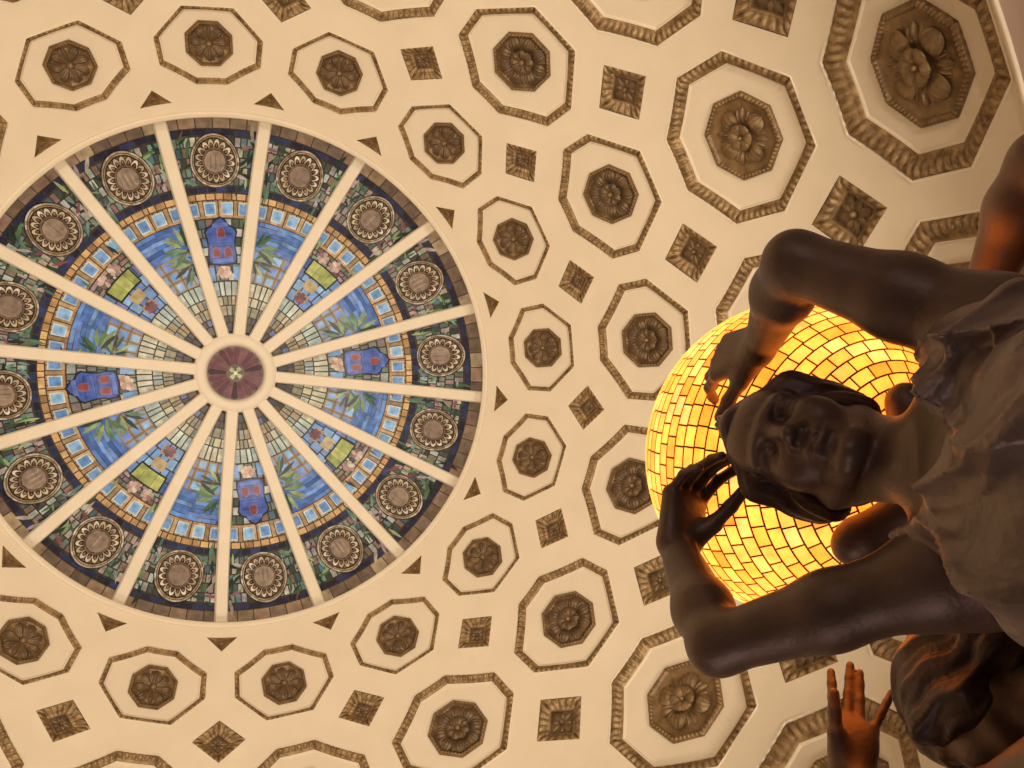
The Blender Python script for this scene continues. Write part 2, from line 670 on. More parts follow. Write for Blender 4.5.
ONAME = {1: 'small octagonal coffer with gilt rosette in first ring around skylight, at %s',
         2: 'medium octagonal coffer with gilt rosette in second ring from skylight, at %s',
         3: 'large octagonal coffer with gilt flower in third ring from skylight, at %s',
         4: 'huge octagonal coffer with gilt flower in outermost ring, at %s of skylight'}
OGRP = {1: 'coffers of the ring next to the skylight', 2: 'coffers of the second ring', 3: 'coffers of the third ring', 4: 'coffers of the outermost ring'}
for k in OCT:
    acts = sorted(i for (q, i) in ACT_O if q == k)
    O = OCT[k]
    I = inset_poly(O, INSET[k])
    c = sum(p for _, p in O) / 8
    d = DEPTH[k]
    org = dome(0, c, 0)
    proto = None
    for i in acts:
        loc = dome(i, c, 0)
        if proto is None:
            proto = thing('ceiling_coffer', '', 'coffer', org, 0.0, OGRP[k])
            lip = INSET[k] * .17
            ob('moulding', ring_mesh('moulding', [(inset_poly(O, -lip), .002), (inset_poly(O, -lip * .8), -.006), (inset_poly(O, -lip * .35), -.007), (inset_poly(O, -.02), -.001), (inset_poly(O, .03), .006)], org, M_PAINT), proto)
            ob('gilt_border', band_mesh('gilt_border', O, I, .002, d * .8, {1: .022, 2: .026, 3: .032, 4: .040}[k], {1: .042, 2: .05, 3: .058, 4: .072}[k], org, M_GOLDB, bulge=.006), proto)
            ob('panel', ring_mesh('panel', [(inset_poly(O, INSET[k] - .05), d * .8 - .004), (inset_poly(O, INSET[k] * 1.0 + .12), d * .78), (inset_poly(O, INSET[k] + .22), d), (scale_poly(I, .6), d), (scale_poly(I, .2), d)], org, M_PLASTER, cap=True), proto)
            pl, fl, bd = rosette_parts(k, RD * rad(ROS[k]), CEN[k], d, org)
            ro = ob('rosette', pl, proto)
            ob('flower', fl, ro)
            ob('bud', bd, ro)
            o = proto
            o.location = loc
            o.rotation_euler = (0, 0, i * SEC)
        else:
            o = copy_thing(proto, loc, i * SEC)
        o['label'] = ONAME[k] % clock(i)
    # the meshes were built at azimuth 0 around org; rotation about z carries them to azimuth i

SNAME = {1: 'small square gilt panel between first and second coffer rings, at %s',
         2: 'medium square gilt panel between second and third coffer rings, at %s',
         3: 'large square gilt panel between third and outermost coffer rings, at %s'}
SGRP = {1: 'small square flower panels', 2: 'medium square flower panels', 3: 'large square flower panels'}
for k in SQ:
    acts = sorted(i for (q, i) in ACT_S if q == k)
    O = sq_outline(k)
    c, hh, wd = SQ[k]
    I = scale_poly(O, SQIN[k], c)
    org = dome(0, c, 0)
    d = {1: .05, 2: .055, 3: .055}[k]
    proto = None
    for i in acts:
        loc = dome(i + .5, c, 0)
        if proto is None:
            o = proto = thing('flower_panel', '', 'ceiling ornament', loc, (i + .5) * SEC, SGRP[k])
            ob('gilt_border', band_mesh('gilt_border', O, I, .002, d, {1: .022, 2: .030, 3: .038}[k], {1: .06, 2: .075, 3: .10}[k], org, M_GOLDB), proto)
            inner = ob('inner_square', ring_mesh('inner_square', [(scale_poly(I, 1.02, c), d - .006), (scale_poly(I, .94, c), d - .004), (scale_poly(I, .90, c), d + .006), (scale_poly(I, .2, c), d + .006)], org, M_GOLDD, cap=True), proto)
            fr = frame_at(0, c)
            base = Vector(dome(0, c, d + .004)) - Vector(org)
            R = RD * rad(hh) * SQIN[k] * .80
            fl, bd = MB(), MB()
            for q in range(8):
                petal(fl, fr, base, q * math.pi / 4, R * (.86 if q % 2 == 0 else .66), R * .42, R * .16, .002, R * .14, .4, 1, .15, .6, nu=8, nv=8)
            dome_bump(bd, fr, base + fr[2] * R * .08, R * .2, R * .24, 12, 4)
            ob('flower', fl.mesh('flower', M_GOLDD, True), proto)
            ob('bud', bd.mesh('bud', M_GOLD, True), proto)
        else:
            o = copy_thing(proto, loc, (i + .5) * SEC)
        o['label'] = SNAME[k] % clock(i + .5)

org = dome(0, TRI[0] + .6, 0)
proto = None
for i in sorted(ACT_T):
    loc = dome(i + .5, TRI[0] + .6, 0)
    if proto is None:
        o = proto = thing('triangle_panel', '', 'ceiling ornament', loc, (i + .5) * SEC, 'triangular panels around the skylight')
        I = scale_poly(TRI_OUT, .36, 33.5)
        ob('gilt_border', band_mesh('gilt_border', TRI_OUT, I, .001, .045, .007, .07, org, M_GOLDB), proto)
        ob('inner_triangle', ring_mesh('inner_triangle', [(scale_poly(I, 1.05, 33.5), .042), (scale_poly(I, .5, 33.5), .03)], org, M_GOLD, cap=True), proto)
    else:
        o = copy_thing(proto, loc, (i + .5) * SEC)
    o['label'] = 'tiny triangular gilt panel pointing away from the skylight rim, at %s of it' % clock(i + .5)

# ------------------------------------------------------------------ the stained glass skylight
GP = [(0, .47), (.15, .458), (.3, .430), (.45, .395), (.565, .358), (.75, .275), (.89, .195), (1.0, .10), (1.04, .065), (1.08, .035)]
GR = np.array([r for r, _ in GP])
GZ = np.array([z for _, z in GP])


def gz(r):
    return float(np.interp(r, GR, GZ))


def G(r, a, h=0.0):
    """r of rim radius, a in sectors, h metres towards the room"""
    e = .02
    sl = (gz(r + e) - gz(r - e)) / (2 * e)
    n = math.hypot(1, sl)
    rr, zz = r * S + h * sl / n, gz(r) * S - h / n
    return (rr * math.cos(a * SEC), rr * math.sin(a * SEC), zz)


def hx(s):
    return lin(int(s[0:2], 16), int(s[2:4], 16), int(s[4:6], 16))


def jit(c, rng, v=.18):
    k = 1 + rng.uniform(-v, v)
    return (c[0] * k, c[1] * k * (1 + rng.uniform(-v, v) * .25), c[2] * k * (1 + rng.uniform(-v, v) * .35))


def pick(cols, rng, v=.18):
    return jit(hx(rng.choice(cols)), rng, v)


HALF = 0.5


def piece(m, r0, r1, a0, a1, col, h=0.004, gap=.0024):
    rm = (r0 + r1) / 2
    ga = gap / max(.08, rm) / SEC
    if a1 - a0 <= 2.2 * ga or r1 - r0 <= 2.2 * gap:
        return
    r0 += gap
    r1 -= gap
    a0 += ga
    a1 -= ga
    k = max(1, int((a1 - a0) * rm * SEC / .06))
    vs, fs = [], []
    for q in range(k + 1):
        a = a0 + (a1 - a0) * q / k
        vs += [G(r0, a, h), G(r1, a, h)]
    fs = [(2 * q, 2 * q + 1, 2 * q + 3, 2 * q + 2) for q in range(k)]
    m.add(vs, fs, col)


def row(m, r0, r1, a0, a1, n, cols, rng, v=.18, h=.004, gap=.0024, wob=0.0):
    cuts = [a0 + (a1 - a0) * q / n + (rng.uniform(-wob, wob) * (a1 - a0) / n if 0 < q < n else 0) for q in range(n + 1)]
    for q in range(n):
        piece(m, r0, r1, cuts[q], cuts[q + 1], pick(cols, rng, v), h, gap)


def poly_piece(m, pts, col, h, r0, a0, rot=0.0, sc=1.0):
    """a flat free-form piece; pts in local (radial, tangential) units of rim radius about (r0, a0)"""
    vs = []
    ca, sa = math.cos(rot), math.sin(rot)
    for x, y in pts:
        x, y = sc * (x * ca - y * sa), sc * (x * sa + y * ca)
        r = r0 + x
        vs.append(G(r, a0 + y / max(.1, r) / SEC, h))
    m.add(vs, [tuple(range(len(vs)))], col)


def poly_fill(m, pts, col, h, r0, a0, n=14):
    """a larger piece that follows the curve of the glass, cut in n slabs"""
    x0, x1 = min(p[0] for p in pts), max(p[0] for p in pts)

    def span(x):
        ys = []
        for q in range(len(pts)):
            (ax, ay), (bx, by) = pts[q - 1], pts[q]
            if (ax - x) * (bx - x) <= 0 and ax != bx:
                ys.append(ay + (by - ay) * (x - ax) / (bx - ax))
        return (min(ys), max(ys)) if ys else (0, 0)
    e = (x1 - x0) * 1e-4
    vs, fs = [], []
    for q in range(n + 1):
        x = x0 + e + (x1 - x0 - 2 * e) * q / n
        lo, hi = span(x)
        for t in (0, .25, .5, .75, 1):
            y = lo + (hi - lo) * t
            vs.append(G(r0 + x, a0 + y / max(.1, r0 + x) / SEC, h))
        if q:
            b = (q - 1) * 5
            fs += [(b + t, b + t + 1, b + 6 + t, b + 5 + t) for t in range(4)]
    m.add(vs, fs, col)


def disc(m, r0, a0, R0, R1, n, colfn, h, zig=0):
    for q in range(n):
        t0, t1 = 2 * math.pi * q / n, 2 * math.pi * (q + 1) / n
        pts = [(R0 * math.cos(t0), R0 * math.sin(t0)), (R1 * math.cos(t0), R1 * math.sin(t0)), (R1 * math.cos(t1), R1 * math.sin(t1)), (R0 * math.cos(t1), R0 * math.sin(t1))]
        poly_piece(m, pts, colfn(q), h, r0, a0)


LEAF = [(-.0, 0), (.014, .005), (.032, .0075), (.052, .005), (.070, 0), (.052, -.005), (.032, -.0075), (.014, -.005)]
GREENS = ['1C3024', '2E4834', '16261C', '42603E', '6A8054', '202E2A', '4E6E56', '8A9A6C']
TANS = ['BC9868', 'AA8458', 'CCA878', 'B48E60', '9C7A54']
NAVY = ['1A2440', '222E50', '161C34']
BLUES = ['6D97C4', '5E8ABC', '7FA8CE', '6A8FC0']
DEEP = ['4A6EAC', '40609E', '5C84BC', '5072AC', '6E90C0']
FIELD = ['4A544E', '68726A', '86827A', '92847C', '3A4640', 'A29488', '6E8274', '5A746C', '929A90', '4A6670', '80685F', 'A8A89C']
PALE = ['A8B0A0', '98A49A', 'B8B49C', '8C9C98', 'A6A48E']
OLIVE = ['9A9276', '8A8468', 'A89C7E', '7E867C', '968668', '7C7660']
DARK = ['3A3028', '2C2A30', '4A3C30', '343440', '50463A']


def leaf_spray(m, r0, a0, rng, n=9, sc=1.0, spread=2.6, ang=0.0, h=.012):
    for q in range(n):
        t = ang + spread * ((q + .5) / n - .5) + rng.uniform(-.15, .15)
        d = rng.uniform(.0, .03)
        poly_piece(m, LEAF, pick(GREENS, rng, .25), h + .0008 * q, r0 + d * math.cos(t), a0 + d * math.sin(t) / r0 / SEC, t, sc * rng.uniform(.75, 1.25))


def build_panel(kind, seed):
    rng = random.Random(seed)
    m = MB()
    H = HALF
    # lead backing
    lead = MB()
    lead.grid(lambda u, v: G(.165 + (1.075 - .165) * u, -H + 2 * H * v, 0), 24, 6)
    row(m, .990, 1.075, -H, H, 6, ['8A7058', '7A6450', '9A8468', '75604C', '6A5848', 'A08A70'], rng, .15, gap=.002)
    row(m, .966, .990, -H, H, 7, NAVY, rng, .2, gap=.003)
    # the flowered ground behind the roundel
    n1, n2 = 5, 15
    for i in range(n1):
        for j in range(n2):
            r0, r1 = .790 + (.964 - .790) * i / n1, .790 + (.964 - .790) * (i + 1) / n1
            a0 = -H + 2 * H * (j + .5 * (i % 2) - .25) / n2
            piece(m, r0, r1, max(-H, a0), min(H, a0 + 2 * H / n2), pick(FIELD, rng, .3), .004, .0025)
    for sa in (-1, 1):
        for rr in (.82, .88, .94):
            for q in range(5):
                t = rng.uniform(0, 6.28)
                poly_piece(m, LEAF, pick(GREENS + ['7A4A50', '9A8A80', '6A8A78'], rng, .25), .007 + .0008 * q, rr + rng.uniform(-.02, .02), sa * rng.uniform(.31, .43), t, rng.uniform(.6, 1.0))
    row(m, .761, .787, -H, H, 8, NAVY + ['2A3A66'], rng, .2, gap=.003)
    row(m, .734, .761, -H, H, 9, TANS, rng, .2, wob=.3)
    # row of blue panes in tan surrounds
    row(m, .662, .734, -H, H, 14, ['A08058', 'B08E62', '907250', 'A88660'], rng, .15, h=.003)
    for q in range(4):
        a = -.375 + .25 * q
        piece(m, .674, .728, a - .088, a + .088, hx('B4BCB4'), .006, .001)
        piece(m, .678, .724, a - .076, a + .076, pick(BLUES, rng, .08), .009, .003)
    row(m, .664, .676, -H, H, 10, ['A07C58', 'B4916A'], rng, .2, h=.005, gap=.002)
    # inner fields
    if kind == 'blue':
        nb = 7
        for i in range(nb):
            r0, r1 = .545 + (.662 - .545) * i / nb, .545 + (.662 - .545) * (i + 1) / nb
            row(m, r0, r1, -H, H, 3, DEEP + ['6A82BC'] if i % 3 else DEEP, rng, .16, gap=.0004, wob=.8)
        for i in range(3):
            r0, r1 = .405 + (.545 - .405) * i / 3, .405 + (.545 - .405) * (i + 1) / 3
            for j in range(4):
                a0 = -H + 2 * H * j / 4
                piece(m, r0, r1, a0, a0 + .25, hx('8A7458'), .003, .001)
                piece(m, r0, r1, a0, a0 + .25, pick(BLUES + ['5A7CBC'], rng, .14), .006, .0075)
    elif kind == 'shield':
        for i in range(7):
            r0, r1 = .405 + (.662 - .405) * i / 7, .405 + (.662 - .405) * (i + 1) / 7
            row(m, r0, r1, -H, H, 7, FIELD + ['4A5E48', '60705A', '5A7CB0'], rng, .3, gap=.003, wob=.4)
        for sa in (-1, 1):
            piece(m, .408, .470, sa * .33 - .13, sa * .33 + .13, pick(BLUES, rng, .1), .007, .004)
    else:
        for i in range(3):
            r0, r1 = .605 + (.662 - .605) * i / 3, .605 + (.662 - .605) * (i + 1) / 3
            row(m, r0, r1, -H, H, 9, ['A89080', '8A7468', '7A5A54', 'B4A090', '5A5A50', '6E8070', '907C84'], rng, .25, gap=.0025, wob=.6)
        for i in range(4):
            r0, r1 = .405 + (.605 - .405) * i / 4, .405 + (.605 - .405) * (i + 1) / 4
            row(m, r0, r1, -H, H, 5, BLUES + DEEP + ['6C74A8'], rng, .16, gap=.0028, wob=.2)
        piece(m, .478, .532, -.17, .17, hx('A89468'), .007, .004)
        piece(m, .420, .470, -.20, .20, hx('8A7660'), .006, .004)
    row(m, .340, .404, -H, H, 6, PALE, rng, .14, gap=.0028, wob=.2)
    row(m, .300, .340, -H, H, 6, OLIVE + PALE, rng, .2, gap=.0024, wob=.3)
    row(m, .255, .300, -H, H, 5, OLIVE, rng, .2, gap=.0024, wob=.3)
    row(m, .225, .255, -H, H, 4, DARK + ['54608A'], rng, .2, gap=.0024)
    row(m, .165, .225, -H, H, 3, DARK, rng, .2, gap=.0024)
    lm = lead.mesh('lead', M_LEAD)
    # join lead and pieces into the panel's own mesh
    nv = len(m.v)
    m.v += lead.v
    base = len(m.f)
    m.f += [tuple(i + nv for i in f) for f in lead.f]
    m.c += [(.05, .038, .026)] * len(lead.f)
    me = m.mesh('glass_panel', M_GLASS, False, True)
    me.materials.append(M_CAME)
    mi = np.zeros(len(me.polygons), np.int32)
    mi[base:] = 1
    me.polygons.foreach_set('material_index', mi)
    bpy.data.meshes.remove(lm)
    subs = []
    # roundel
    d = MB()
    R = .096
    circ = lambda r, n=32: [(r * math.cos(2 * math.pi * q / n), r * math.sin(2 * math.pi * q / n)) for q in range(n)]
    poly_fill(d, circ(R * 1.03), hx('241A14'), .012, .880, 0, 20)
    disc(d, .880, 0, R * .93, R * .995, 40, lambda q: pick(['A8967E', '8E7A62', 'BCAE9C', '9A866E'], rng, .15), .016)
    disc(d, .880, 0, R * .865, R * .905, 40, lambda q: pick(['94805E', '84704E', 'A8967C'], rng, .15), .016)
    pol = lambda r, t: (r * math.cos(t), r * math.sin(t))
    K = 17
    for q in range(K):                      # scalloped ring of pale arches
        t0, dt = 2 * math.pi * q / K, 2 * math.pi / K
        c_ = pick(['BCAC92', 'A8967A', 'C8BAA4', 'B4A284'], rng, .12)
        for u in range(8):
            ua, ub = u / 8, (u + 1) / 8
            o_ = lambda z: R * (.575 + .235 * math.sin(math.pi * z) ** .55)
            i_ = lambda z: R * (.525 + .195 * max(0, math.sin(math.pi * z)) ** .8 - .02)
            poly_piece(d, [pol(i_(ua), t0 + dt * ua), pol(o_(ua), t0 + dt * ua), pol(o_(ub), t0 + dt * ub), pol(i_(ub), t0 + dt * ub)], c_, .018, .880, 0)
        poly_piece(d, [pol(R * .56, t0 + dt * .36), pol(R * .66, t0 + dt * .38), pol(R * .66, t0 + dt * .62), pol(R * .56, t0 + dt * .64)], pick(['7A5E44', '6A4E38', '8E7458'], rng, .15), .017, .880, 0)
        poly_piece(d, [pol(R * .82, t0 - dt * .2), pol(R * .82, t0 + dt * .2), pol(R * .72, t0)], pick(['6E543C', '5E4632'], rng, .15), .017, .880, 0)
    disc(d, .880, 0, R * .44, R * .515, 32, lambda q: pick(['5E4836', '6A5240'], rng, .1), .017)
    poly_fill(d, circ(R * .43), pick(['8A7664', '84705E', '927E6A'], rng, .06), .020, .880, 0, 14)
    for q in range(3):                      # veins of the marbled centre
        y = R * (-.2 + .2 * q)
        poly_fill(d, [(-R * .34, y - R * .03), (R * .30, y + R * .02), (R * .32, y + R * .05), (-R * .30, y + R * .05)], pick(['7A6654', '9C8876'], rng, .08), .0225, .880, 0, 6)
    subs.append(('roundel', d.mesh('roundel', M_GLASS, False, True)))
    if kind == 'shield':
        s = MB()
        out = [(.092, 0), (.080, .022), (.062, .030), (.055, .050), (.040, .062), (.015, .055), (-.02, .050), (-.05, .054), (-.085, .052), (-.092, .030), (-.095, 0)]
        full = out + [(x, -y) for x, y in reversed(out[1:-1])]
        poly_fill(s, [(x * 1.09, y * 1.12) for x, y in full], hx('1A1820'), .014, .572, 0, 24)
        poly_fill(s, full, hx('40589E'), .018, .572, 0, 24)
        for x, hw, wd, c in ((.066, .009, .034, '5A72B8'), (.006, .012, .044, '4C62AC'), (-.020, .006, .042, '344488'), (-.078, .010, .044, '5E76BA'), (.030, .005, .05, '36468C')):
            poly_fill(s, [(x - hw, -wd), (x + hw, -wd * .9), (x + hw * 1.3, wd * .9), (x - hw * .8, wd)], hx(c), .0205, .572, 0, 4)
        for x, y in ((.038, 0), (-.042, .024), (-.042, -.024)):
            arch = [(-.020, -.014), (-.020, .014), (.006, .014), (.014, .009), (.018, 0), (.014, -.009), (.006, -.014)]
            poly_fill(s, [(x + u * 1.2, y + v * 1.25) for u, v in arch], hx('7A6478'), .023, .572, 0, 8)
            poly_fill(s, [(x + u * .92, y + v * .92) for u, v in arch], pick(['8A423C', '7C383A', '964E44'], rng, .1), .026, .572, 0, 8)
        subs.append(('shield', s.mesh('shield', M_GLASS, False, True)))
        fl = MB()
        for q in range(7):
            t = 2 * math.pi * q / 7
            poly_piece(fl, [(0, 0), (.012, .010), (.026, .009), (.030, 0), (.026, -.009), (.012, -.010)], pick(['C0A090', 'A88470', 'D0B8A0'], rng, .12), .013 + .0004 * q, .445, 0, t, 1.05)
        subs.append(('flower', fl.mesh('flower', M_GLASS, False, True)))
        for sa in (-1, 1):
            lf = MB()
            for rr in (.50, .56, .61, .65):
                leaf_spray(lf, rr, sa * .36, rng, 4, .75, 2.2, sa * 1.3)
            subs.append(('leaf_spray', lf.mesh('leaf_spray', M_GLASS, False, True)))
    elif kind == 'blue':
        lf = MB()
        leaf_spray(lf, .555, -.36, rng, 9, 1.15, 3.0, .9)
        leaf_spray(lf, .500, -.36, rng, 7, 1.0, 2.6, 2.0)
        subs.append(('leaf_spray', lf.mesh('leaf_spray', M_GLASS, False, True)))
    else:
        p = MB()
        for sa in (1,):
            piece(p, .536, .612, -.30, .30, hx('1E1C18'), .011, .0)
            row(p, .543, .605, -.27, .27, 3, ['98A058', 'A8AC66', '8A9450', '9CA45C'], rng, .08, h=.0140, gap=.0006, wob=.3)
        subs.append(('plaque', p.mesh('plaque', M_GLASS, False, True)))
        for r_, a_, cs in ((.640, .10, ['B89C90', 'A48480', 'C8B4A4']), (.635, -.16, ['B09488', '94706C', 'C0AC9C']), (.440, 0.0, ['6A2A34', '7C3A40', '5A2430'])):
            fl = MB()
            for q in range(6):
                poly_piece(fl, [(0, 0), (.010, .009), (.024, .009), (.028, 0), (.024, -.009), (.010, -.009)], pick(cs, rng, .15), .0125 + .0005 * q, r_, a_, 2 * math.pi * q / 6, .95)
            subs.append(('flower', fl.mesh('flower', M_GLASS, False, True)))
        for sa in (-1, 1):
            lf = MB()
            leaf_spray(lf, .640, sa * .36, rng, 5, .7, 3.0, sa)
            subs.append(('leaf_spray', lf.mesh('leaf_spray', M_GLASS, False, True)))
    return me, subs


sky = thing('stained_glass_skylight', 'round stained glass skylight with sixteen cream ribs in the centre of the dome', 'skylight', (0, 0, Z0))


def mirror_mesh(me):
    c = me.copy()
    n = len(c.vertices)
    co = np.empty(n * 3, np.float32)
    c.vertices.foreach_get('co', co)
    co = co.reshape(-1, 3)
    co[:, 1] *= -1
    c.vertices.foreach_set('co', co.ravel())
    return c


bank = {}
for kind, seeds in (('shield', (3, 8)), ('blue', (11, 12)), ('plaque', (21, 22))):
    bank[kind] = [build_panel(kind, sd) for sd in seeds]
mir = [(mirror_mesh(a), [(nm, mirror_mesh(b)) for nm, b in s]) for a, s in bank['blue']]
for i in SECTORS:
    if i % 4 == 0:
        src, lab = bank['shield'][(i // 4) % 2], None
    elif i % 2 == 0:
        src, lab = bank['plaque'][(i // 4) % 2], None
    else:
        src = (bank['blue'] if (i - 1) % 4 == 0 else mir)[(i // 2) % 2]
    pn = ob('glass_panel', src[0], sky)
    pn.rotation_euler = (0, 0, i * SEC)
    for nm, me in src[1]:
        ob(nm, me, pn)
# ribs
rb = MB()
rw = .057
N = 20
for q in range(N + 1):
    r = .16 + (1.055 - .16) * q / N
    x, y, z = G(r, 0, 0)
    for yy, h in ((-rw, -.02), (-rw, .075), (-rw * .80, .095), (rw * .80, .095), (rw, .075), (rw, -.02)):
        gx, _, gzz = G(r, 0, h)
        rb.v.append((gx, yy, gzz))
    if q:
        n = (q - 1) * 6
        for e in range(5):
            rb.f.append((n + e, n + e + 1, n + 6 + e + 1, n + 6 + e))
            rb.c.append(None)
rib = rb.mesh('rib', M_RIB)
for i in SECTORS:
    o = ob('rib', rib, sky)
    o.rotation_euler = (0, 0, (i + .5) * SEC)
zt = gz(.15) * S
prof = [(.176 * S, zt + .0), (.176 * S, zt - .09), (.168 * S, zt - .112), (.142 * S, zt - .120), (.130 * S, zt - .112), (.123 * S, zt - .09), (.119 * S, zt - .06)]
ob('hub_ring', revolve(prof, 64).mesh('hub_ring', M_RIB, True), sky)
md = MB()
rng = random.Random(5)
zb = zt - .062


def flat(r, t, z):
    return (r * S * math.cos(t), r * S * math.sin(t), z)


md.grid(lambda u, v: flat(.124 * v, 2 * math.pi * u, zb + .004), 48, 1, closed_u=True, col=hx('6A5A50'))
for q in range(20):
    t0, t1 = 2 * math.pi * (q + .06) / 20, 2 * math.pi * (q + .94) / 20
    md.add([flat(.040, t0, zb), flat(.108, t0, zb), flat(.117, (t0 + t1) / 2, zb), flat(.108, t1, zb), flat(.040, t1, zb)], [(0, 1, 2, 3, 4)], pick(['5A3038', '663840', '50282E', '3E2026', '70464A'], rng, .15))
mo = ob('medallion', md.mesh('medallion', M_GLASS, False, True), sky)
cf = MB()
cf.grid(lambda u, v: flat(.036 * v, 2 * math.pi * u, zb - .004), 32, 1, closed_u=True, col=hx('6A6650'))
for q in range(4):
    t = 2 * math.pi * (q + .5) / 4
    cf.add([flat(.004, t, zb - .007), flat(.020, t - .5, zb - .007), flat(.031, t - .28, zb - .007), flat(.031, t + .28, zb - .007), flat(.020, t + .5, zb - .007)], [(0, 1, 2, 3, 4)], hx('B8B890'))
cf.grid(lambda u, v: flat(.008 * v, 2 * math.pi * u, zb - .009), 16, 1, closed_u=True, col=hx('D8D4A8'))
ob('flower', cf.mesh('flower', M_GLASS, False, True), mo)

# ------------------------------------------------------------------ sculpting with distance fields


def v3(*a):
    return np.array(a, np.float64)


class Field:
    def __init__(s, lo, hi, h):
        s.lo = np.array(lo, np.float64)
        s.h = h
        s.n = np.ceil((np.array(hi) - s.lo) / h).astype(int) + 1
        s.D = np.full(tuple(s.n), 1.0, np.float32)

    def box(s, lo, hi):
        a = np.clip(np.floor((np.asarray(lo) - s.lo) / s.h).astype(int), 0, s.n)
        b = np.clip(np.ceil((np.asarray(hi) - s.lo) / s.h).astype(int) + 1, 0, s.n)
        if np.any(b <= a):
            return None, None
        g = [s.lo[q] + s.h * np.arange(a[q], b[q]) for q in range(3)]
        X, Y, Z = np.meshgrid(*g, indexing='ij')
        return tuple(slice(a[q], b[q]) for q in range(3)), (X, Y, Z)

    def apply(s, fn, lo, hi, k=.01, op='add', pad=.03):
        sl, P = s.box(np.asarray(lo) - k - pad, np.asarray(hi) + k + pad)
        if sl is None:
            return
        d = fn(*P)
        D = s.D[sl]
        if op == 'add':
            hh = np.maximum(k - np.abs(D - d), 0) / k
            s.D[sl] = np.minimum(D, d) - hh * hh * k * .25
        elif op == 'sub':
            d = -d
            hh = np.maximum(k - np.abs(D - d), 0) / k
            s.D[sl] = np.maximum(D, d) + hh * hh * k * .25

    def cone(s, a, b, ra, rb, k=.01, op='add'):
        a, b = np.asarray(a, float), np.asarray(b, float)
        ba = b - a
        L2 = ba @ ba

        def fn(X, Y, Z):
            px, py, pz = X - a[0], Y - a[1], Z - a[2]
            t = np.clip((px * ba[0] + py * ba[1] + pz * ba[2]) / L2, 0, 1)
            return np.sqrt((px - ba[0] * t) ** 2 + (py - ba[1] * t) ** 2 + (pz - ba[2] * t) ** 2) - (ra + (rb - ra) * t)
        r = max(ra, rb)
        s.apply(fn, np.minimum(a, b) - r, np.maximum(a, b) + r, k, op)

    def ball(s, c, r, k=.01, op='add'):
        s.cone(c, np.asarray(c) + 1e-4, r, r, k, op)

    def ell(s, c, radii, k=.01, op='add', R=None):
        c = np.asarray(c, float)
        R = np.eye(3) if R is None else R          # rows: the ellipsoid's axes
        rr = np.asarray(radii, float)

        def fn(X, Y, Z):
            px, py, pz = X - c[0], Y - c[1], Z - c[2]
            q = [(px * R[i][0] + py * R[i][1] + pz * R[i][2]) / rr[i] for i in range(3)]
            k0 = np.sqrt(q[0] ** 2 + q[1] ** 2 + q[2] ** 2)
            k1 = np.sqrt((q[0] / rr[0]) ** 2 + (q[1] / rr[1]) ** 2 + (q[2] / rr[2]) ** 2) + 1e-9
            return k0 * (k0 - 1) / k1
        ext = np.sqrt(((R * rr[:, None]) ** 2).sum(0))
        s.apply(fn, c - ext, c + ext, k, op)

    def mesh(s, name, mat, org):
        D = s.D
        ins = D < 0
        nx, ny, nz = (q - 1 for q in D.shape)
        cnt = np.zeros((nx, ny, nz), np.int8)
        for i in (0, 1):
            for j in (0, 1):
                for k in (0, 1):
                    cnt += ins[i:i + nx, j:j + ny, k:k + nz]
        act = (cnt > 0) & (cnt < 8)
        idx = np.full(act.shape, -1, np.int64)
        cells = np.argwhere(act)
        idx[act] = np.arange(len(cells))
        pos = np.zeros((len(cells), 3))
        num = np.zeros(len(cells))
        corner = {}
        for c in [(i, j, k) for i in (0, 1) for j in (0, 1) for k in (0, 1)]:
            corner[c] = D[cells[:, 0] + c[0], cells[:, 1] + c[1], cells[:, 2] + c[2]].astype(float)
        for c in corner:
            for ax in range(3):
                if c[ax] == 0:
                    e = list(c)
                    e[ax] = 1
                    e = tuple(e)
                    d0, d1 = corner[c], corner[e]
                    mk = (d0 < 0) != (d1 < 0)
                    t = np.where(mk, d0 / np.where(mk, d0 - d1, 1), 0)
                    p = np.repeat(np.array([c], float), len(cells), 0)
                    p[:, ax] += t
                    pos[mk] += p[mk]
                    num[mk] += 1
        V = s.lo + s.h * (cells + pos / np.maximum(num, 1)[:, None]) - np.asarray(org)
        quads = []
        for ax in range(3):
            u, v_ = [q for q in range(3) if q != ax]
            sl0 = [slice(None)] * 3
            sl1 = [slice(None)] * 3
            sl0[ax] = slice(0, -1)
            sl1[ax] = slice(1, None)
            ch = ins[tuple(sl0)] != ins[tuple(sl1)]
            E = np.argwhere(ch)
            E = E[(E[:, u] > 0) & (E[:, v_] > 0) & (E[:, u] < D.shape[u] - 1) & (E[:, v_] < D.shape[v_] - 1)]
            first = ins[E[:, 0], E[:, 1], E[:, 2]]

            def cid(du, dv):
                C = E.copy()
                C[:, u] += du
                C[:, v_] += dv
                return idx[C[:, 0], C[:, 1], C[:, 2]]
            q = np.stack([cid(-1, -1), cid(0, -1), cid(0, 0), cid(-1, 0)], 1)
            flip = first if ax != 1 else ~first
            q[~flip] = q[~flip][:, ::-1]
            quads.append(q)
        Q = np.concatenate(quads)
        Q = Q[(Q >= 0).all(1)]
        me = bpy.data.meshes.new(name)
        me.vertices.add(len(V))
        me.vertices.foreach_set('co', V.astype(np.float32).ravel())
        me.loops.add(len(Q) * 4)
        me.loops.foreach_set('vertex_index', Q.astype(np.int32).ravel())
        me.polygons.add(len(Q))
        me.polygons.foreach_set('loop_start', np.arange(0, len(Q) * 4, 4, dtype=np.int32))
        me.polygons.foreach_set('use_smooth', np.ones(len(Q), bool))
        me.update(calc_edges=True)
        me.validate()
        me.materials.append(mat)
        return me


def unit(v):
    v = np.asarray(v, float)
    return v / np.linalg.norm(v)


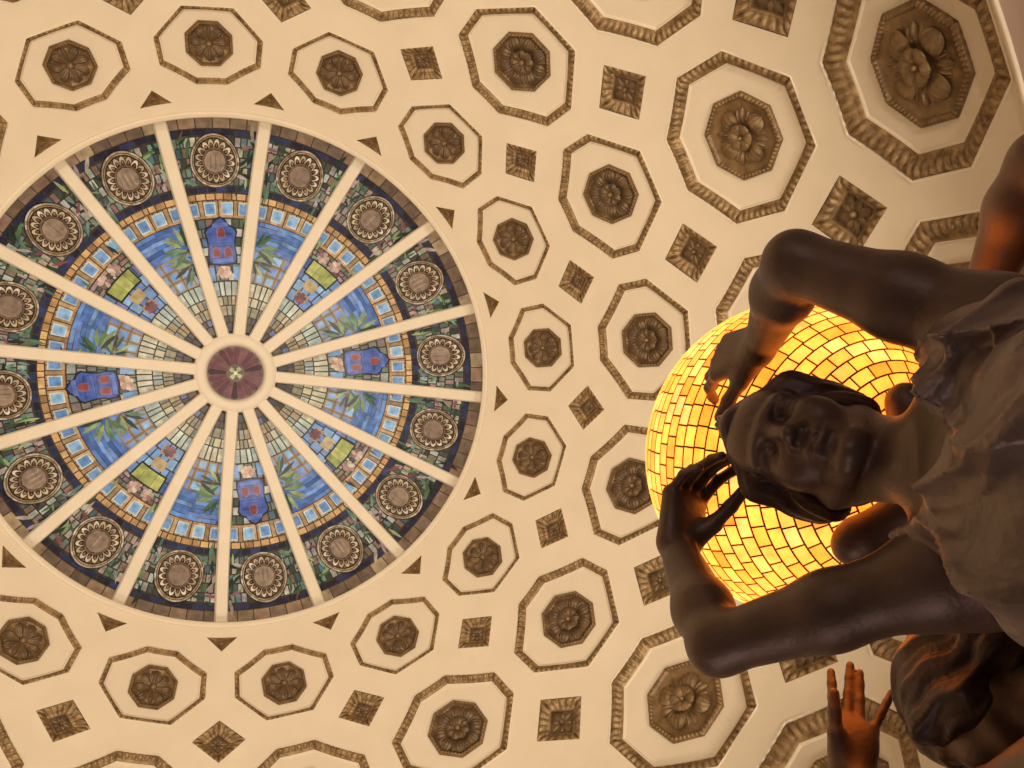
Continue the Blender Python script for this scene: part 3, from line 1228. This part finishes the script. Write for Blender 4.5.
def rot_axis(v, ax, ang):
    ax = unit(ax)
    return v * math.cos(ang) + np.cross(ax, v) * math.sin(ang) + ax * (ax @ v) * (1 - math.cos(ang))


def sculpt_hand(F, wrist, direc, palm_n, thumb_side, curls, lat=(.10, .03, -.04, -.12), sc=1.0, thumb=(.7, .45), tbend=(.15, .15), palm_c=.006):
    """palm plus five jointed fingers; curls = four (knuckle, middle, end) bends in radians, index first;
    lat = sideways fan of the fingers; thumb = (angle away from the fingers, lean towards the palm)"""
    d = unit(direc)
    n = unit(np.asarray(palm_n) - d * (np.asarray(palm_n) @ d))      # out of the palm
    t = unit(thumb_side - d * (np.asarray(thumb_side) @ d) - n * (np.asarray(thumb_side) @ n))
    w_ = np.asarray(wrist, float)
    off = [.029, .0100, -.009, -.027]
    plen = [.088, .091, .086, .077]
    flen = [(.042, .026, .021), (.047, .030, .022), (.043, .028, .021), (.033, .021, .019)]
    fr = [.0092, .0094, .0088, .0078]
    for q in range(4):
        kn = w_ + (d * plen[q] + t * off[q] - n * .002) * sc
        st = w_ + (t * off[q] * .62 + d * .006) * sc
        F.cone(st, kn, .0165 * sc, .0115 * sc, .014)
        dd = unit(d + t * lat[q])
        p = kn
        for e in range(3):
            dd = rot_axis(dd, np.cross(d, n), curls[q][e])
            p2 = p + dd * flen[q][e] * sc
            F.cone(p, p2, fr[q] * (1 - .08 * e) * sc, fr[q] * (1 - .08 * (e + 1)) * sc, .004)
            p = p2
    F.ell(w_ + (d * .045 + n * palm_c) * sc, (.040 * sc, .034 * sc, .014 * sc), .012, 'add', np.array([d, t, n]))
    # thumb leaves the side of the palm near its base
    td = unit(d * math.cos(thumb[0]) + t * math.sin(thumb[0]) + n * thumb[1])
    base = w_ + (d * .016 + t * .020 + n * .006) * sc
    F.cone(w_ + (d * .010 + t * .012) * sc, base + td * .040 * sc, .018 * sc, .0135 * sc, .012)
    p = base + td * .040 * sc
    ax = np.cross(td, d)
    if np.linalg.norm(ax) < .05:
        ax = t
    for L, b, r in ((.034, tbend[0], .0112), (.028, tbend[1], .0102)):
        td = rot_axis(td, ax, b)
        F.cone(p, p + td * L * sc, r * sc, r * .90 * sc, .005)
        p = p + td * L * sc


def head_frame(fwd, left, pitch, yaw, roll):
    """rows: her left, face direction, crown"""
    f0, l0, u0 = unit(fwd), unit(left), v3(0, 0, 1)
    f = f0 * math.cos(yaw) + l0 * math.sin(yaw)
    l = l0 * math.cos(yaw) - f0 * math.sin(yaw)
    f2 = f * math.cos(pitch) - u0 * math.sin(pitch)
    u2 = u0 * math.cos(pitch) + f * math.sin(pitch)
    l3 = l * math.cos(roll) + u2 * math.sin(roll)
    u3 = u2 * math.cos(roll) - l * math.sin(roll)
    return np.array([l3, f2, u3])


def sculpt_head(F, H, R, neck_base, hs=0.97):
    L = lambda x, y, z: H + R.T @ v3(x, y, z) * hs
    E = lambda c, r, k=.01, op='add': F.ell(L(*c), np.array(r) * hs, k, op, R)
    C = lambda a, b, ra, rb, k=.01, op='add': F.cone(L(*a), L(*b), ra * hs, rb * hs, k, op)
    E((0, -.012, .035), (.072, .092, .085))
    E((0, .030, -.020), (.059, .060, .082), .03)
    E((0, .055, .050), (.050, .030, .040), .03)
    for s in (-1, 1):
        C((s * .051, .008, -.056), (s * .017, .070, -.099), .019, .0155, .02)
        E((s * .037, .060, -.030), (.022, .020, .024), .022)
        C((s * .010, .088, .022), (s * .046, .074, .021), .0080, .0070, .012)
    C((0, .074, -.096), (0, .080, -.102), .017, .0145, .015)
    for s in (-1, 1):                                                  # eyes
        E((s * .032, .091, .004), (.021, .0195, .0135), .009, 'sub')
        F.ball(L(s * .032, .0665, .003), .0130 * hs, .003)
        pts = [(s * (.032 + .0165 * math.cos(u)), .0805 - .010 * abs(math.cos(u)) ** 2, .003 + .0085 * math.sin(u)) for u in np.linspace(.1, math.pi - .1, 7)]
        for a, b in zip(pts[:-1], pts[1:]):
            C(a, b, .0032, .0032, .003)
        pts = [(s * (.032 + .0155 * math.cos(u)), .0790 - .010 * abs(math.cos(u)) ** 2, .002 - .0075 * math.sin(u)) for u in np.linspace(.2, math.pi - .2, 7)]
        for a, b in zip(pts[:-1], pts[1:]):
            C(a, b, .0026, .0026, .003)
    C((0, .084, .018), (0, .102, -.026), .0072, .0088, .012)           # nose
    F.ball(L(0, .1045, -.030), .0098 * hs, .006)
    for s in (-1, 1):
        E((s * .0118, .094, -.034), (.0076, .011, .0082), .006)
        E((s * .0064, .0985, -.0425), (.0042, .0062, .0055), .003, 'sub')
    E((0, .081, -.060), (.024, .012, .019), .016)                      # mouth
    for s in (-1, 1):
        C((0, .0925, -.0580), (s * .010, .0918, -.0560), .0048, .0048, .005)
        C((s * .010, .0918, -.0560), (s * .022, .0835, -.0610), .0046, .0026, .005)
        C((0, .0915, -.0690), (s * .011, .0898, -.0685), .0054, .0050, .006)
        C((s * .011, .0898, -.0685), (s * .021, .0830, -.0630), .0048, .0024, .006)
        C((0, .0975, -.0632), (s * .023, .0865, -.0622), .0018, .0012, .003, 'sub')
        C((s * .0045, .0935, -.046), (s * .0035, .0935, -.052), .0018, .0016, .003)
    C((-.010, .0945, -.0800), (.010, .0945, -.0800), .0035, .0035, .010, 'sub')
    for s in (-1, 1):                                                  # ears
        E((s * .070, -.006, -.010), (.008, .018, .030), .008)
    # neck
    F.cone(L(0, -.034, -.050), neck_base, .046, .055, .02)
    for s in (-1, 1):
        F.cone(L(s * .050, -.022, -.045), neck_base + R[1] * v3(1, 1, 0) * .04 + R[0] * s * .012, .014, .011, .02)


def make_statue(name, label, H, yaw, head_rot, arms, hres, base_z, gown_cut=True, hair_seed=1, head_off=(0, 0, 0), bun=(.050, .040, .046), bun_at=(0, -.100, -.005)):
    """arms = list of (elbow, wrist, hand dict) for her right and her left"""
    fwd = v3(math.cos(yaw), math.sin(yaw), 0)
    left = v3(-math.sin(yaw), math.cos(yaw), 0)
    up = v3(0, 0, 1)
    B = np.array([fwd, left, up])
    P = lambda f, l, u: H + fwd * f + left * l + up * u
    R = head_frame(fwd, left, *head_rot)
    root = thing(name, label, 'statue', (P(-.05, 0, 0)[0], P(-.05, 0, 0)[1], base_z), 0)
    org = np.array(root.location)
    pts = [P(.2, .26, .22), P(.2, -.26, .22), P(-.25, .26, -1.0), P(-.25, -.26, -1.0), P(.2, .26, -1.0), P(-.25, -.26, .22)]
    for a in arms:
        pts += [a['elbow'] + q for q in (v3(.08, .08, .08), v3(-.08, -.08, -.08))]
        pts += [a['wrist'] + q for q in (v3(.22, .22, .22), v3(-.22, -.22, -.22))]
    lo, hi = np.min(pts, 0), np.max(pts, 0)
    F = Field(lo, hi, hres)
    nb = P(-.035, 0, -.215)
    # trunk
    trunk = lambda F, g: (
        F.ell(P(-.045, 0, -.40), (.108 + g, .150 + g, .20 + g), .03, 'add', B),
        F.cone(P(-.04, .100, -.295), P(-.04, -.115, -.262), .054 + g, .058 + g, .04),
        F.ell(P(.035, .070, -.425), (.062 + g, .068 + g, .070 + g), .035, 'add', B),
        F.ell(P(.035, -.070, -.425), (.062 + g, .068 + g, .070 + g), .035, 'add', B),
        F.cone(P(-.045, 0, -.5), P(-.05, 0, -.66), .115 + g, .105 + g, .05),
        F.ell(P(-.05, 0, -.82), (.125 + g, .170 + g, .16 + g), .06, 'add', B),
        [F.cone(nb + up * .01, P(-.045, s * .12, -.25 - .015 * s), .038 + g, .043 + g, .04) for s in (-1, 1)],
        [F.cone(P(-.045, s * .11, -.285 - .015 * s), P(-.045, s * .11, -.285 - .015 * s) * (1 - q) + a['shoulder'] * q, .056 + g * .6, .048 + g * .5, .04) for s, a, q in zip((-1, 1), arms, (.1, .45))])
    trunk(F, 0)
    HC = P(*head_off)
    sculpt_head(F, HC, R, nb)
    for s, a in zip((-1, 1), arms):
        sh = a['shoulder']
        e, w_ = a['elbow'], a['wrist']
        ru, re, rf, rw_ = a.get('radii', (.0435, .034, .0365, .0240))
        F.cone(P(-.045, s * .11, -.285 - .015 * s), sh, .058, ru * 1.1, .04)
        mid = sh + (e - sh) * .45
        F.cone(sh, mid, ru * 1.08, ru, .03)
        F.cone(mid, e, ru, re, .02)
        m2 = e + (w_ - e) * .33
        F.cone(e, m2, re, rf, .02)
        F.cone(m2, w_, rf, rw_, .02)
        sculpt_hand(F, w_, **a['hand'])
    body = ob('body', F.mesh('body', M_BRONZE, org), root)
    # hair: waves parted in the middle and gathered behind
    hl, hh_ = HC - .19, HC + .19
    FH = Field(hl, hh_, hres)
    Lc = lambda x, y, z: HC + R.T @ v3(x, y, z)
    FH.ell(Lc(0, -.022, .036), (.079, .097, .092), .01, 'add', R)
    for s in (-1, 1):
        FH.ell(Lc(s * .057, -.012, -.006), (.025, .050, .052), .02, 'add', R)
        FH.cone(Lc(s * .008, .062, .083), Lc(s * .060, .034, .034), .015, .020, .018)
        FH.cone(Lc(s * .060, .034, .034), Lc(s * .062, -.012, -.034), .020, .022, .018)
    FH.ball(Lc(0, .046, .108), .013, .02)
    FH.ell(Lc(*bun_at), bun, .02, 'add', R)
    # leave the face free
    FH.ell(Lc(0, .100, -.030), (.060, .075, .105), .012, 'sub', R)
    sl, (X, Y, Z) = FH.box(hl, hh_)
    q = [(X - HC[0]) * R[i][0] + (Y - HC[1]) * R[i][1] + (Z - HC[2]) * R[i][2] for i in range(3)]
    ax_, ux_ = (q[1] * .75 + (q[2] - .01) * .66), (-q[1] * .66 + (q[2] - .01) * .75)
    psi = np.arctan2(ux_, np.abs(q[0]) + .004)
    wob = .55 * np.sin(ax_ * 42 + hair_seed) + .25 * np.sin(ax_ * 90 + 2.2 * psi)
    fade = np.clip(np.hypot(q[0], ux_) / .07 - .15, 0, 1)
    wav = (np.sin(psi * 13 + 2.2 * wob) * .0034 + np.sin(psi * 31 + 4 * wob + hair_seed) * .0014) * fade
    FH.D[sl] += wav.astype(np.float32) - .001
    ob('hair', FH.mesh('hair', M_HAIR, org), root)
    # gown
    bot = base_z + .012
    glo = np.minimum(P(-.36, -.34, -.18), P(.34, .34, -.18))
    glo = np.minimum(glo, np.minimum(P(.34, -.34, 0), P(-.36, .34, 0)))
    ghi = np.maximum(np.maximum(P(-.36, -.34, -.1), P(.34, .34, -.1)), np.maximum(P(.34, -.34, -.1), P(-.36, .34, -.1)))
    glo[2] = bot
    ghi[2] = H[2] - .12
    gh = max(hres, .0036)
    FG = Field(glo - .02, ghi + .02, gh)
    trunk(FG, .024)
    FG.cone(P(-.05, .09, -.290), P(-.05, .118, -.315), .055, .058, .03)      # cloth bunched on her left shoulder
    FG.cone(P(.02, .09, -.285), P(.045, .01, -.32), .030, .026, .03)
    FG.cone(P(-.05, 0, -.85), P(-.05, 0, bot - H[2] + .13), .160, .190, .08)
    FG.cone(P(-.05, 0, bot - H[2] + .13), P(-.05, 0, bot - H[2] + .03), .190, .195, .03)
    sl, (X, Y, Z) = FG.box(FG.lo, FG.lo + FG.n * FG.h)
    f_ = (X - H[0]) * fwd[0] + (Y - H[1]) * fwd[1]
    l_ = (X - H[0]) * left[0] + (Y - H[1]) * left[1]
    u_ = Z - H[2]
    # fans of folds from the shoulder and from the throat
    t1 = np.arctan2(u_ + .20, l_ - .13)
    r1 = np.hypot(u_ + .20, l_ - .13)
    t2 = np.arctan2(u_ + .215, l_ + .045)
    r2 = np.hypot(u_ + .215, l_ + .045)
    tr = 1 / (1 + np.exp(-(u_ + .62) / .04))
    def ridge(x):
        return 1 - 2 * np.abs(np.sin(x)) ** .8
    fold = (-.0180 * ridge(t1 * 5.5 + 1.3 * np.sin(r1 * 11) + .4) * np.clip((r1 - .02) / .10, 0, 1) * np.exp(-r1 / .40)
            - .0180 * ridge(t2 * 5.0 + 1.0 + 1.5 * np.sin(r2 * 9)) * np.clip((r2 - .01) / .09, 0, 1) * np.exp(-r2 / .40)
            - .004 * ridge(t2 * 13 + 2 * np.sin(r2 * 15)) * np.clip(r2 / .08, 0, 1))
    fold = fold * np.clip((np.sqrt((f_ + .02) ** 2 + l_ ** 2) - .075) / .05, .15, 1)
    th = np.arctan2(l_, f_ + .05)
    skirt = .014 * np.sin(th * 15 + 3 * np.sin(u_ * 3)) + .006 * np.sin(th * 31 + 2)
    front = 1 / (1 + np.exp(-(f_ + .05) / .03))
    FG.D[sl] += (np.clip(fold * (.35 + .65 * front), -.032, .011) * tr + skirt * (1 - tr)).astype(np.float32)
    cut = np.full_like(X, -1.0)
    if gown_cut:            # her right shoulder is bare
        cut = .75 * (-l_ - .085) + .66 * (u_ + .205)
        cut = np.maximum(cut, np.minimum(-l_ - .112, u_ + .39))
    neck = np.sqrt(((f_ + .02) / 1.15) ** 2 + (l_ - .022) ** 2) - .077 - np.clip(u_ + .30, -.1, .1) * .25   # neck hole
    hole = np.maximum(neck, -(u_ + .40))
    topc = u_ + .185 + .32 * np.clip(l_ + .05, 0, .14) * front
    def smax(a, b, k=.012):
        h_ = np.maximum(k - np.abs(a - b), 0) / k
        return np.maximum(a, b) + h_ * h_ * k * .25
    FG.D[sl] = np.maximum(smax(smax(smax(FG.D[sl], cut), -hole), topc), bot - Z).astype(np.float32)
    ob('gown', FG.mesh('gown', M_CLOTH, org), root)
    return root


# positions, metres
HEAD = at(795, 447, 1.22)
GLOBE = at(803, 457, 1.62)
GLOBE_R = 0.275
BASE_Z = 0.92
rel = (.30, .20, .15)
arm_right = dict(shoulder=at(932, 580, 1.00), elbow=at(718, 645, 1.11), wrist=at(677, 548, 1.29),
                 hand=dict(direc=at(688, 482, 1.345) - at(677, 548, 1.29), palm_n=at(760, 480, 1.21) - at(692, 500, 1.31), thumb_side=at(700, 500, 1.5) - at(700, 505, 1.3),
                           curls=[(.75, .45, .25), (.80, .50, .3), (.85, .5, .3), (.95, .55, .3)], thumb=(.35, .95), tbend=(.1, .1)))
arm_left = dict(radii=(.047, .036, .0385, .0240), shoulder=at(1000, 330, 0.98), elbow=at(795, 263, 1.12), wrist=at(762, 344, 1.31),
                hand=dict(direc=at(722, 358, 1.385) - at(762, 344, 1.31), palm_n=at(790, 420, 1.50) - at(735, 355, 1.34), thumb_side=at(745, 400, 1.30) - at(735, 355, 1.34),
                          curls=[(.45, .45, .3), (.45, .45, .3), (.45, .4, .3), (.5, .4, .3)], lat=(.12, .05, -.05, -.12), thumb=(.65, .15), tbend=(-.1, -.1)))
make_statue('statue', 'bronze statue of a woman looking down, arms raised, in front of the glowing globe', HEAD, math.pi, (.31, .42, -.04), (arm_right, arm_left), .0030, BASE_Z, True, 1, (.0, .000, -.036))

# the second woman turns her back, low right
H2 = at(984, 704, 1.20)
yaw2 = math.atan2(H2[1] - GLOBE[1], H2[0] - GLOBE[0])
f2, l2 = v3(math.cos(yaw2), math.sin(yaw2), 0), v3(-math.sin(yaw2), math.cos(yaw2), 0)
w2 = at(853, 776, 1.36)
arm2_l = dict(shoulder=H2 - f2 * .04 + l2 * .16 + v3(0, 0, -.27), elbow=at(900, 870, 1.22), wrist=w2,
              hand=dict(direc=at(855, 680, 1.47) - w2, palm_n=at(858, 690, 1.20) - at(855, 720, 1.40), thumb_side=at(800, 730, 1.4) - at(855, 730, 1.4),
                        curls=[(-.05, .05, .05), (.0, .05, .05), (.0, .05, .05), (.10, .10, .05)], lat=(.10, -.02, .02, -.42), thumb=(.18, .55), tbend=(.2, .1), sc=.98))
arm2_r = dict(shoulder=H2 - f2 * .04 - l2 * .16 + v3(0, 0, -.27), elbow=H2 - l2 * .30 - f2 * .05 + v3(0, 0, -.12), wrist=H2 - l2 * .27 - f2 * .10 + v3(0, 0, .10),
              hand=dict(direc=v3(0, 0, 1) - f2 * .3, palm_n=-f2, thumb_side=l2, curls=[rel] * 4))
make_statue('statue', 'bronze statue of a woman with swirled dark hair seen from behind, one palm raised', H2, yaw2, (.2, 0, 0), (arm2_r, arm2_l), .0042, BASE_Z, True, 4, bun=(.072, .058, .066), bun_at=(0, -.085, -.040))

# the third woman, of whom one raised arm shows
H3 = at(1090, 350, 1.45)
yaw3 = math.atan2(H3[1] - GLOBE[1], H3[0] - GLOBE[0])
f3, l3 = v3(math.cos(yaw3), math.sin(yaw3), 0), v3(-math.sin(yaw3), math.cos(yaw3), 0)
e3, w3 = at(1040, 163, 1.42), at(982, 296, 1.53)
arm3_r = dict(shoulder=H3 - f3 * .04 - l3 * .16 + v3(0, 0, -.27), elbow=e3, wrist=w3, radii=(.050, .046, .052, .031),
              hand=dict(direc=GLOBE + v3(.1, -.2, -.1) - w3, palm_n=GLOBE - w3, thumb_side=v3(0, 0, 1), curls=[rel] * 4))
arm3_l = dict(shoulder=H3 - f3 * .04 + l3 * .16 + v3(0, 0, -.27), elbow=H3 + l3 * .30 - f3 * .05 + v3(0, 0, -.12), wrist=H3 + l3 * .27 - f3 * .10 + v3(0, 0, .10),
              hand=dict(direc=v3(0, 0, 1) - f3 * .3, palm_n=-f3, thumb_side=-l3, curls=[rel] * 4))
make_statue('statue', 'bronze statue at upper right whose bare orange-lit arm reaches behind the globe', H3, yaw3, (.2, 0, 0), (arm3_r, arm3_l), .0050, BASE_Z, True, 7)

# ------------------------------------------------------------------ the globe lamp
lampo = thing('globe_lamp', 'glowing amber glass globe of small brick tiles held up behind the bronze woman', 'lamp', (GLOBE[0], GLOBE[1], BASE_Z))
lorg = np.array(lampo.location)
gc = GLOBE - lorg
rng = random.Random(9)
core = MB()
core.grid(lambda u, v: gc + GLOBE_R * .988 * v3(math.sin(math.pi * v) * math.cos(2 * math.pi * u), math.sin(math.pi * v) * math.sin(2 * math.pi * u), -math.cos(math.pi * v)), 64, 32, closed_u=True)
gl = ob('glass_globe', core.mesh('lead_globe', M_LEAD, True), lampo)
tl = MB()
rows = 38
AMB = [(3.2, .80, .09), (3.1, .70, .07), (3.2, .86, .125), (3.3, .96, .20), (2.9, .58, .05), (3.2, .83, .105)]
for i in range(1, rows):
    p0, p1 = math.pi * i / rows, math.pi * (i + 1) / rows
    pm = (p0 + p1) / 2
    n = max(6, round(2 * math.pi * math.sin(pm) * GLOBE_R / .0345))
    gp = .0016 / GLOBE_R
    ga = .0016 / (GLOBE_R * max(.1, math.sin(pm)))
    ofs = rng.random() * .15 + .5 * (i % 2)
    for q in range(n):
        a0, a1 = 2 * math.pi * (q + ofs) / n + ga, 2 * math.pi * (q + 1 + ofs) / n - ga
        c = rng.choice(AMB)
        k = rng.uniform(.86, 1.12)
        col = (c[0] * k, c[1] * k, c[2] * k)

        def sp(p, a, r):
            return gc + r * v3(math.sin(p) * math.cos(a), math.sin(p) * math.sin(a), -math.cos(p))
        b0, b1 = p0 + gp, p1 - gp
        am = (a0 + a1) / 2
        r1 = GLOBE_R
        vs = [sp(b0, a0, r1), sp(b0, am, r1), sp(b0, a1, r1), sp(b1, a1, r1), sp(b1, am, r1), sp(b1, a0, r1)]
        tl.add(vs, [(0, 1, 4, 5), (1, 2, 3, 4)], col)
ob('glass_tiles', tl.mesh('glass_tiles', M_TILE, False, True), gl)


def field_obj(name, parent, org, lo, hi, h, build, mat):
    F = Field(lo, hi, h)
    build(F)
    return ob(name, F.mesh(name, mat, org), parent)


stem_top = GLOBE - v3(0, 0, GLOBE_R + .035)
prof = [(.06, 0), (.06, .04), (.035, .08), (.030, 1.0), (.030, stem_top[2] - BASE_Z - .10), (.05, stem_top[2] - BASE_Z - .06), (.075, stem_top[2] - BASE_Z), (.06, stem_top[2] - BASE_Z + .03), (0.001, stem_top[2] - BASE_Z + .03)]
ob('stem', revolve(prof, 32).mesh('stem', M_BRONZE, True), lampo)
for tip, r in ((at(908, 407, 1.345), .030), (at(858, 541, 1.33), .033), (GLOBE + v3(.17, -.02, -.235), .03)):
    st = stem_top + v3(0, 0, -.01)
    lo, hi = np.minimum(st, tip) - .08, np.maximum(st, tip) + .08

    def bld(F, st=st, tip=tip, r=r):
        md_ = (st + tip) / 2 + v3(0, 0, -.012)
        F.cone(st, md_, .032, r * .9, .02)
        F.cone(md_, tip, r * .95, r, .02)
        F.cone(tip, tip + unit(tip - st) * .01, r * 1.02, r * .9, .01)
    field_obj('bracket', lampo, lorg, lo, hi, .005, bld, M_BRONZE)

# ------------------------------------------------------------------ the newel they stand on
cx, cy = GLOBE[0] + .05, GLOBE[1] + .02
ped = thing('pedestal', 'round dark wooden pedestal under the three bronze women', 'pedestal', (cx, cy, 0))
ob('base', revolve([(.001, .001), (.80, .001), (.80, .12), (.74, .16), (.72, .18), (.001, .18)], 64).mesh('base', M_PEDESTAL), ped)
ob('shaft', revolve([(.70, .18), (.70, .82)], 64).mesh('shaft', M_PEDESTAL, True), ped)
ob('cap', revolve([(.001, .82), (.72, .82), (.80, .86), (.80, BASE_Z), (.001, BASE_Z)], 64).mesh('cap', M_PEDESTAL), ped)
